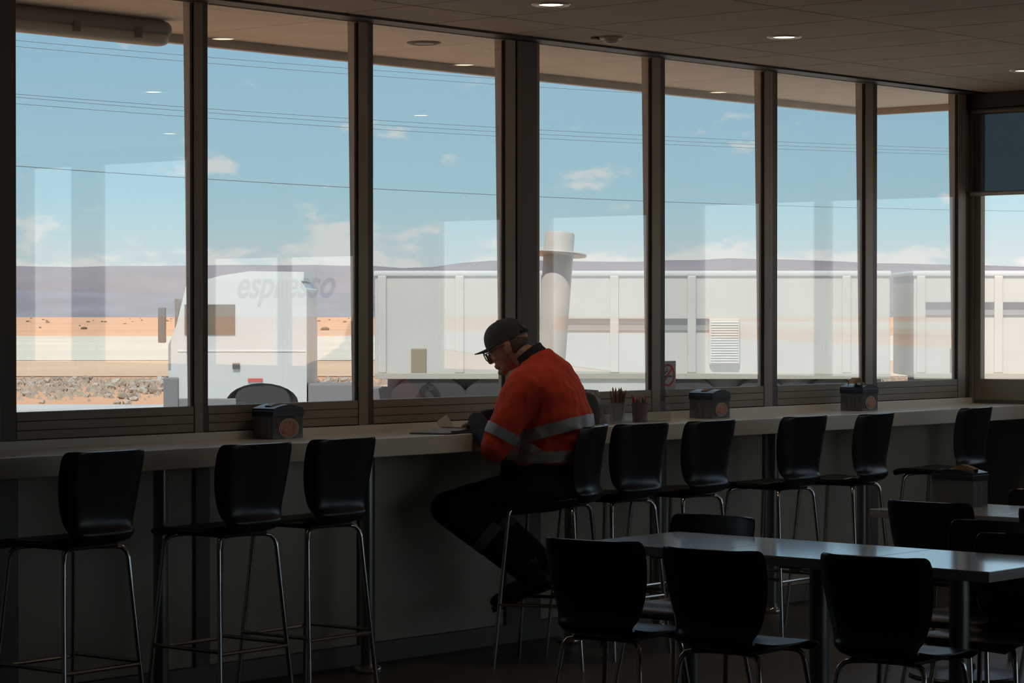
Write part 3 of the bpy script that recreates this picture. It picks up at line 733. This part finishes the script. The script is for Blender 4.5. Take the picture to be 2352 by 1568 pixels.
# pencil pots, acrylic organiser, newspaper, dark bag
def pot(x, y, label, col, n, seed, pcs, h=.10):
    e = empty('pencil_pot', (x, y, 1.04)); tag(e, label, 'pencil pot', 'pots of coloured pencils')
    MB().lathe([(0, 0), (.036, 0), (.041, h), (.038, h), (.034, .005), (0, .005)], 24).build('pot_body', col, e, True)
    rnd = random.Random(seed)
    for k in range(n):
        a = rnd.uniform(0, 2*PI); r_ = rnd.uniform(.004, .028); l_ = rnd.uniform(.145, .182) if pcs == 0 else rnd.uniform(.115, .145)
        p0 = Vector((r_*math.cos(a)*.7, r_*math.sin(a)*.7, .007)); p1 = Vector((r_*math.cos(a)*1.5+rnd.uniform(-.006, .006), r_*math.sin(a)*1.5, l_))
        c = rnd.choice([(.30, .05, .04), (.10, .07, .05), (.35, .09, .10), (.05, .05, .05), (.25, .12, .05)] if pcs == 0 else [(.05, .22, .10), (.45, .04, .08), (.40, .05, .10), (.06, .12, .08)])
        m = mat('pencil %.2f %.2f %.2f' % c, c, .5)
        d = (p1-p0).normalized()
        pc = MB().tube([p0, p1 - d*.012], .0042, 6).build('pencil', m, e)
        MB().tube([p1 - d*.012, p1], [.0042, .0006], 6).build('pencil_tip', mat('raw wood tip', (.42, .28, .16), .7), pc)
pot(9.80, -.235, 'clear pot crammed with tall coloured pencils right of the man', M_acryl, 26, 1, 0)
pot(9.99, -.225, 'red-tinted pot with green and red pencils', glassmat('red clear plastic', (.55, .16, .2), .05, .1, .5, .2), 12, 2, 1, .092)
ao = empty('acrylic_organiser', (9.64, -.30, 1.04)); tag(ao, 'clear acrylic organiser tray around the pencil pots', 'organiser')
for a_ in ((0, .003, 0, .14), (.115, .118, 0, .14), (.50, .503, 0, .20), (.0, .118, 0, .003), (0, .118, .137, .14), (.30, .503, .197, .20)):
    MB().bbox(a_[0], a_[1], a_[2], a_[3], 0, .098, .0008).build('panel', M_acryl, ao)
MB().bbox(0, .503, 0, .2, -.0, .003, .0008).build('tray', M_acryl, ao)
lf = empty('leaflet', (9.70, -.092, 1.04), .0); tag(lf, 'speckled grey leaflet standing behind the pencil pots', 'leaflet')
MB().add([(0, 0, 0), (.19, .0, 0), (.19, .05, .155), (.12, .052, .160), (.02, .052, .165), (0, .05, .16)], [(0, 1, 2, 3, 4, 5)]).add([(0, .004, 0), (.19, .004, 0), (.19, .054, .155), (.12, .056, .16), (.02, .056, .165), (0, .054, .16)], [(5, 4, 3, 2, 1, 0)]).build('sheet', mat('speckled print', (.30, .30, .30), .8, 0, .6, 60), lf, weld=False)
bgm = mat('charcoal fabric', (.035, .035, .038), .8, 0, .3, 20)
bag = MB()
bag.loft([[(.075*k_*math.cos(2*PI*j/18), .06*k_*math.sin(2*PI*j/18), z_) for j in range(18)] for z_, k_ in ((0, .92), (.01, 1), (.07, 1.02), (.11, .9), (.14, .66), (.152, .35), (.155, .1))])
bg_ = bag.build('soft_bag', bgm, None, True); bg_.location = (9.553, -.24, 1.04); tag(bg_, 'dark rounded soft bag on counter just behind the man', 'bag')
nb = empty('notebook_pile', (8.52, -.30, 1.04), .30); tag(nb, 'open magazine and papers on the counter before the man', 'magazine')
MB().bbox(-.20, .16, -.09, .10, 0, .006, .002).build('cover', mat('dark cover', (.06, .055, .06), .5), nb)
MB().add([(-.18, -.085, .007), (0, -.085, .020), (0, .095, .020), (-.18, .095, .007), (.15, -.085, .010), (.15, .095, .010), (-.18, -.085, .0055), (0, -.085, .0055), (.15, -.085, .0055)], [(0, 1, 2, 3), (1, 4, 5, 2), (0, 6, 7, 1), (1, 7, 8, 4)]).build('pages', mat('grey pages', (.34, .32, .29), .8, 0, .25, 30), nb, weld=False)
MB().bbox(.02, .15, -.075, .05, .018, .026, .002, M=Matrix.Rotation(.06, 4, 'Y')).build('loose_sheet', mat('printed sheet', (.22, .16, .14), .7, 0, .5, 40), nb)
MB().tube([(-.17, -.095, .012), (-.03, -.105, .012)], .004, 8).build('pen', M_iron, nb)
rc = empty('receipt', (8.66, -.16, 1.04), .2); tag(rc, 'folded white slip of paper standing on the counter', 'paper slip')
MB().add([(-.05, 0, 0), (.075, .0, 0), (.03, .02, .07), (-.055, .02, .042), (-.05, .003, 0), (.075, .003, 0), (.03, .023, .07), (-.055, .023, .042)], [(0, 1, 2, 3), (7, 6, 5, 4), (0, 4, 5, 1), (1, 5, 6, 2), (2, 6, 7, 3), (3, 7, 4, 0)]).build('sheet', M_paper, rc)
MB().add([(-.05, 0, 0), (.075, 0, 0), (.085, -.05, .004), (-.03, -.06, .004), (-.05, 0, -.002), (.075, 0, -.002), (.085, -.05, .001), (-.03, -.06, .001)], [(0, 3, 2, 1), (4, 5, 6, 7), (2, 3, 7, 6)]).build('fold', M_paper, rc, weld=False)

# ================================================================== the seated man
def fused(mb, voxel, smooth=6, name='fused', mats=()):
    """melt overlapping volumes into one continuous skin"""
    me = mb.mesh('tmp', (), False, False); o = bpy.data.objects.new('tmp', me); COL.objects.link(o)
    r = o.modifiers.new('r', 'REMESH'); r.mode = 'VOXEL'; r.voxel_size = voxel
    s = o.modifiers.new('s', 'SMOOTH'); s.iterations = smooth; s.factor = .5
    dg = bpy.context.evaluated_depsgraph_get(); out = bpy.data.meshes.new_from_object(o.evaluated_get(dg)); bpy.data.objects.remove(o); bpy.data.meshes.remove(me)
    out.name = name
    for m in mats: out.materials.append(m)
    for p in out.polygons: p.use_smooth = True
    return out
def limb(mb, pts, rad, n=14, sub=6):
    P = []; R = []
    for i in range(len(pts)-1):
        for k in range(sub):
            t = k/sub; q = [Vector(pts[max(0, min(len(pts)-1, i+j))]) for j in (-1, 0, 1, 2)]
            P.append(.5*((2*q[1]) + (q[2]-q[0])*t + (2*q[0]-5*q[1]+4*q[2]-q[3])*t*t + (3*q[1]-q[0]-3*q[2]+q[3])*t**3)); R.append(rad[i] + (rad[i+1]-rad[i])*t)
    P.append(Vector(pts[-1])); R.append(rad[-1])
    mb.tube(P, R, n); mb.ell(P[0], (R[0],)*3); mb.ell(P[-1], (R[-1],)*3); return mb
def torso(mb, secs, n=24, grow=0):
    rings = []
    for f, z, dp, wd, tilt in secs:
        ring = []
        for k in range(n):
            a = 2*PI*k/n; cx, cy = math.cos(a), math.sin(a)
            ex = math.copysign(abs(cx)**.8, cx); ey = math.copysign(abs(cy)**.85, cy)
            yy = (dp+grow)*ey; ring.append(Vector(((wd+grow)*ex, f + yy*math.cos(tilt), z - yy*math.sin(tilt))))
        rings.append(ring)
    return mb.loft(rings)
def wrinkle(me, amp, sc, seed=0):
    me.update()
    for v in me.vertices:
        q = Vector((v.co.x*sc, v.co.y*sc, v.co.z*sc*.55)) + Vector((seed, seed*2, 0))
        v.co += v.normal * (amp*(mnoise.noise(q) + .5*mnoise.noise(q*2.3)))
def tape(me, p, n, w, name, m, parent, lim=None, off=.0035):
    """the slice of a garment between two planes, lifted off it a little"""
    bm = bmesh.new(); bm.from_mesh(me); n = Vector(n).normalized(); p = Vector(p)
    bmesh.ops.bisect_plane(bm, geom=list(bm.verts)+list(bm.edges)+list(bm.faces), plane_co=p + n*w/2, plane_no=n, clear_outer=True)
    bmesh.ops.bisect_plane(bm, geom=list(bm.verts)+list(bm.edges)+list(bm.faces), plane_co=p - n*w/2, plane_no=n, clear_inner=True)
    bm.normal_update()
    if lim: bmesh.ops.delete(bm, geom=[f for f in bm.faces if not lim(f.calc_center_median())], context='FACES')
    ns = {v: v.normal.copy() for v in bm.verts}
    for v in bm.verts: v.co += ns[v]*off
    o = MB().frombm(bm).build(name, m, parent, False)
    for q in o.data.polygons: q.use_smooth = True
    return o
man = empty('person', MAN, MA); tag(man, 'man in orange high-visibility shirt and dark cap hunched over the counter', 'person')
M_skin = mat('weathered skin', (.42, .235, .165), .55, 0, .08, 20); M_hiv = mat('orange hi-vis cotton', (.66, .058, .018), .8, 0, .10, 9, bump=.3, bscale=90)
M_navy = mat('navy cotton', (.020, .022, .032), .85, 0, .2, 12); M_trs = mat('black work trousers', (.010, .010, .012), .9, 0, .25, 14)
M_tape = mat('silver reflective tape', (.36, .37, .37), .45, .1, .06, 40); M_capm = mat('grey-green cap cloth', (.050, .056, .052), .85, 0, .12, 25)
M_boot = mat('dark leather boot', (.012, .011, .010), .6, 0, .2, 30); M_hair = mat('short grey hair', (.10, .085, .075), .9, 0, .3, 80)
SEC = [(-.045, .725, .15, .165, 0), (-.030, .80, .185, .178, 0), (-.014, .90, .188, .182, .02), (-.034, 1.00, .174, .184, .07), (-.042, 1.10, .158, .192, .20), (-.030, 1.20, .132, .200, .34), (.012, 1.285, .122, .188, .46), (.036, 1.340, .092, .132, .52), (.052, 1.372, .068, .080, .55)]
SL, EL, WL = (-.180, .045, 1.245), (-.268, .160, .985), (-.135, .285, 1.092)
SR, ER, WR = (.178, .022, 1.238), (.290, .185, 1.098), (.150, .330, 1.092)
HC = Vector((0, .178, 1.437)); HP = math.radians(-26)           # head centre and downward pitch
HM = Matrix.Translation(HC) @ Matrix.Rotation(math.radians(4), 4, 'Z') @ Matrix.Rotation(HP, 4, 'X')
# ---- body: head, neck, trunk, arms, hands and legs in one skin
bd = MB()
R3 = HM.to_3x3()
def hp(x, y, z): return HM @ Vector((x, y, z))
bd.ell(hp(0, -.006, .014), (.074, .094, .090), R3, 28, 18)                                   # cranium
bd.ell(hp(0, .032, -.034), (.060, .062, .072), R3, 24, 16)                                    # face
bd.ell(hp(0, .030, -.074), (.052, .050, .040), R3, 24, 14)                                    # jaw
bd.ell(hp(0, .070, -.104), (.026, .020, .018), R3)                                            # chin
bd.ell(hp(0, .082, .012), (.044, .016, .010), R3)                                             # brow
for s_ in (-1, 1): bd.ell(hp(.036*s_, .064, -.036), (.022, .024, .020), R3)                   # cheekbones
bd.ell(hp(0, .080, -.070), (.026, .016, .020), R3)                                            # muzzle
bd.tube([hp(0, .088, .004), hp(0, .102, -.018), hp(0, .110, -.036)], [.007, .011, .013], 10); bd.ell(hp(0, .106, -.040), (.015, .013, .010), R3)
bd.ell(hp(0, .092, -.066), (.022, .009, .0055), R3); bd.ell(hp(0, .091, -.076), (.020, .009, .006), R3); bd.ell(hp(0, .082, -.102), (.022, .018, .014), R3)
for s_ in (-1, 1): bd.ell(hp(.076*s_, -.008, -.022), (.008, .018, .030), R3); bd.ell(hp(.080*s_, -.014, -.014), (.006, .013, .018), R3)
limb(bd, [(0, .035, 1.33), (0, .085, 1.375), (0, .135, 1.395)], [.062, .056, .055])
torso(bd, SEC, grow=-.014)
for S, E_, W_ in ((SL, EL, WL), (SR, ER, WR)):
    limb(bd, [S, E_], [.055, .040]); limb(bd, [E_, W_], [.040, .026])
def hand(mb, W_, fwd, up, side):
    """palm, four unequal curled fingers and a thumb from the side of the palm"""
    W_ = Vector(W_); f = Vector(fwd).normalized(); u = (Vector(up) - f*f.dot(Vector(up))).normalized(); r = f.cross(u)*side
    T = Matrix((r, f, u)).transposed()
    mb.ell(W_ + f*.045, (.038, .046, .015), T); mb.ell(W_ + f*.016, (.027, .03, .017), T)
    for k, (o_, l_) in enumerate(((-.027, .064), (-.009, .073), (.009, .069), (.027, .054))):
        b = W_ + f*(.078 - .004*abs(k-1.3)) + r*o_
        p1 = b + f*l_*.42 + u*.006; p2 = p1 + f*l_*.32 - u*.014; p3 = p2 + f*l_*.14 - u*.020
        mb.tube([b - f*.012, b, p1, p2, p3], [.0085, .0085, .0078, .0072, .006], 8); mb.ell(p3, (.006,)*3)
    b = W_ + f*.028 - r*.030; p1 = b + f*.026 - r*.022 - u*.004; p2 = p1 + f*.026 - r*.004 - u*.006
    mb.tube([W_ + f*.02 - r*.014, b, p1, p2], [.012, .0105, .009, .007], 8); mb.ell(p2, (.007,)*3)
hand(bd, WL, (.86, .42, -.24), (0, .1, 1), 1); hand(bd, WR, (-.80, .52, -.24), (0, .1, 1), -1)
LEGS = [((-.085, -.05, .790), (-.100, .432, .695), (-.062, .070, .425)), ((.085, -.05, .790), (.118, .400, .708), (.080, .050, .450))]
for h_, k_, a_ in LEGS: limb(bd, [h_, k_], [.075, .052]); limb(bd, [k_, a_], [.052, .036])
link('body', fused(bd, .0042, 3, 'body', (M_skin,)), man, 'skin of head, neck and hands')
# ---- shirt
sh = MB(); torso(sh, [s for s in SEC if s[1] > .85][:-1] + [(.052, 1.378, .070, .082, .55)], grow=.006)
limb(sh, [(-.10, -.02, 1.262), SL, (-.24, .105, 1.098), EL], [.085, .094, .080, .066])
limb(sh, [(.10, .0, 1.262), SR, (.255, .115, 1.17), ER], [.075, .078, .066, .058])
me_sh = fused(sh, .009, 9, 'shirt', (M_hiv,)); wrinkle(me_sh, .0095, 15, 2)
shirt = link('shirt', me_sh, man, 'orange high-visibility work shirt')
cu = MB(); limb(cu, [EL, (-.203, .224, 1.036), WL], [.057, .050, .042]); me_c = fused(cu, .008, 5, 'sleeve', (M_navy,)); wrinkle(me_c, .004, 16, 5); link('sleeve', me_c, shirt, 'navy lower sleeve')
cu = MB(); limb(cu, [ER, (.225, .265, 1.096), WR], [.054, .048, .042]); me_c = fused(cu, .008, 5, 'sleeve', (M_navy,)); wrinkle(me_c, .004, 16, 6); link('sleeve', me_c, shirt, 'navy lower sleeve')
# collar: a stand-up band round the neck
rings = []
ax = Vector((0, .62, .78)).normalized(); u_ = Vector((1, 0, 0)); w_ = ax.cross(u_)
cc = Vector((0, .055, 1.368))
for t_, r_ in ((-.030, .088), (.0, .080), (.030, .074), (.042, .076), (.040, .069), (.0, .072), (-.03, .080)):
    rings.append([cc + ax*t_ + (u_*math.cos(2*PI*k/28)*r_*1.0 + w_*math.sin(2*PI*k/28)*r_*.92) for k in range(28)])
MB().loft(rings, False).build('collar', M_navy, shirt, True, 'dark navy collar')
tape(me_sh, (0, -.06, 1.058), (0, .26, .966), .056, 'reflective_tape', M_tape, shirt, lambda c: abs(c.x) < .215 and not (c.x < -.10 and c.y > .075))
tape(me_sh, (0, -.06, .940), (0, .02, 1), .052, 'reflective_tape', M_tape, shirt, lambda c: abs(c.x) < .205 and not (c.x < -.18 and c.y > .07))
ua = Vector(EL) - Vector((-.24, .105, 1.098))
tape(me_sh, Vector(EL) - ua*.52, ua, .048, 'reflective_tape', M_tape, shirt, lambda c: c.x < -.16 and c.y > -.03 and c.z > .9)
# ---- trousers
tr = MB(); torso(tr, [(-.045, .728, .150, .160, 0), (-.022, .76, .180, .180, 0), (.004, .84, .196, .182, 0), (.004, .925, .193, .178, .02)], grow=.0)
for h_, k_, a_ in LEGS:
    limb(tr, [h_, (Vector(h_)*.5 + Vector(k_)*.5) + Vector((0, 0, .012)), k_], [.100, .094, .078]); limb(tr, [k_, Vector(k_)*.5 + Vector(a_)*.5, a_], [.078, .074, .064])
me_tr = fused(tr, .009, 7, 'trousers', (M_trs,)); wrinkle(me_tr, .005, 12, 9)
trs = link('trousers', me_tr, man, 'black work trousers')
for h_, k_, a_ in LEGS:
    dv = Vector(a_) - Vector(k_); mid = Vector(k_) + dv*.50; cx_ = mid.x
    tape(me_tr, mid, dv, .050, 'shin_tape', mat('dull grey shin tape', (.16, .16, .165), .6, 0, .35, 120), trs, lambda c, q=mid: abs(c.x-q.x) < .11 and (c-q).length < .13)
# ---- boots
for (h_, k_, a_), pit, rz in ((LEGS[0], -23, .05), (LEGS[1], -20, -.05)):
    bM = Matrix.Translation(Vector(a_) + Vector((0, -.002, -.012))) @ Matrix.Rotation(rz, 4, 'Z') @ Matrix.Rotation(math.radians(pit), 4, 'X')
    bt_ = MB()
    for (y, z, ry, rz_, rx) in ((-.045, -.055, .045, .045, .038), (.02, -.05, .07, .045, .040), (.10, -.062, .08, .034, .046), (.165, -.066, .05, .032, .045)):
        bt_.ell(bM @ Vector((0, y, z)), (rx, ry, rz_), bM.to_3x3())
    bt_.tube([bM @ Vector((0, -.012, -.05)), bM @ Vector((0, -.008, .0)), bM @ Vector((0, -.012, .055))], [.050, .050, .055], 16)
    bo = link('boot', fused(bt_, .007, 5, 'boot', (M_boot,)), man, 'dark lace-up work boot')
    so_ = MB(); rings = []
    for y, hw in ((-.092, .020), (-.082, .034), (-.04, .040), (.03, .036), (.10, .046), (.16, .047), (.195, .036), (.213, .018)):
        zt = -.088 + (.006 if y > .18 else 0)
        rings.append([bM @ Vector((x_*hw, y, z_)) for x_, z_ in ((-1, zt), (1, zt), (1, -.108 if not (-.02 < y < .05) else -.098), (-1, -.108 if not (-.02 < y < .05) else -.098))])
    so_.loft(rings).build('sole', M_iron, bo)
    for k in range(4):
        yy = .035 + .022*k; zz = -.006 - .012*k
        MB().tube([bM @ Vector((-.032, yy-.01, zz-.014)), bM @ Vector((0, yy, zz+.004)), bM @ Vector((.032, yy+.006, zz-.014))], .0028, 6).build('lace', M_walldk, bo)
# ---- cap
cp = empty('cap', (0, 0, 0)); cp.parent = man
rings = []
for i in range(13):
    t_ = i/12; th = t_*PI/2*.985
    rings.append([hp((.081*math.cos(th)**.75)*math.cos(2*PI*k/36), (.101*math.cos(th)**.75)*math.sin(2*PI*k/36) - .002, .024 + .090*math.sin(th) + (.0 if i else -.012)) for k in range(36)])
MB().loft(rings).build('crown', M_capm, cp, True)
vsb = []; nb_ = 15
for z_ in (0, -.004):
    for j in range(6):
        for k in range(nb_):
            a = -1.12 + 2.24*k/(nb_-1); e_ = j/5
            rx, ry = .079*(1 + .03*e_), .098
            x_ = rx*math.sin(a)*(1 - .10*e_); y_ = ry*math.cos(a)*.99 + .062*e_*math.cos(a*.80)
            vsb.append(hp(x_, y_, (.020 + .006*e_) - .020*(abs(math.sin(a))**2)*e_ + z_))
o_ = 6*nb_; fsb = []
for j in range(5):
    for k in range(nb_-1):
        q = j*nb_+k; fsb += [(q, q+1, q+nb_+1, q+nb_), (o_+q, o_+q+nb_, o_+q+nb_+1, o_+q+1)]
for k in range(nb_-1): q = 5*nb_+k; fsb.append((q, q+1, o_+q+1, o_+q))
for j in range(5):
    q = j*nb_; fsb.append((q, q+nb_, o_+q+nb_, o_+q)); q += nb_-1; fsb.append((q, o_+q, o_+q+nb_, q+nb_))
MB().add(vsb, fsb).build('brim', M_capm, cp, True)
MB().ell(hp(0, -.002, .114), (.008, .008, .004), R3).build('button', M_capm, cp, True)
MB().tube([hp(.083*math.sin(PI + t_), .103*math.cos(PI + t_)-.002, .020) for t_ in [(-.62 + 1.24*k/10) for k in range(11)]], .008, 8).build('back_strap', M_navy, cp, True)
MB().lathe([(0, 0), (.030, 0), (.030, .003), (0, .003)], 20, M=Matrix.Translation(hp(0, -.094, .050)) @ (R3 @ Matrix.Rotation(PI/2 - .35, 3, 'X')).to_4x4()).build('back_opening', M_hair, cp)
# ---- hair at nape, glasses, eyes
hr = MB(); rings = []
for z_, k_ in ((.034, .0), (-.005, .003), (-.030, .003), (-.055, .002), (-.070, -.002)):
    kk = 1 - max(0, (-z_-.03)/.16)
    rings.append([hp((.0745+k_)*math.sin(PI + a)*kk, (.0935+k_)*math.cos(PI + a)*kk*(1 - .35*max(0, -z_-.02)/.06*.5), z_) for a in [(-1.25 + 2.5*j/16) for j in range(17)]])
w = 17; vsb = [p for r_ in rings for p in r_]
hr.add(vsb, [(i*w+j, i*w+j+1, (i+1)*w+j+1, (i+1)*w+j) for i in range(4) for j in range(16)]).build('hair', M_hair, man, True, 'short hair below the cap', weld=False)
gs = empty('glasses', (0, 0, 0)); gs.parent = man; gs['label'] = 'dark-rimmed spectacles'
M_rimg = mat('dark spectacle frame', (.02, .02, .022), .3)
for s_ in (-1, 1):
    out = [(.006, -.004), (.010, .012), (.026, .017), (.048, .015), (.056, .004), (.050, -.016), (.030, -.022), (.012, -.018)]
    loop = [hp(s_*(a + .003), .112 - .12*max(0, a-.03)**1.2, b - .010) for a, b in out]
    MB().tube(loop, .0024, 6, closed=True).build('rim', M_rimg, gs, True)
    MB().add(loop, [tuple(range(8))]).build('lens', M_lens, gs)
    MB().tube([hp(s_*.059, .108, -.004), hp(s_*.076, .06, -.002), hp(s_*.081, .0, -.004), hp(s_*.080, -.03, -.020)], .0022, 6).build('temple', M_rimg, gs, True)
MB().tube([hp(-.009, .112, -.006), hp(0, .116, -.002), hp(.009, .112, -.006)], .0022, 6).build('bridge', M_rimg, gs, True)
for s_ in (-1, 1):
    MB().ell(hp(.030*s_, .080, -.004), (.011, .011, .011), None, 12, 8).build('eye', mat('eye white', (.55, .52, .5), .3), man, True)
# ---- belt
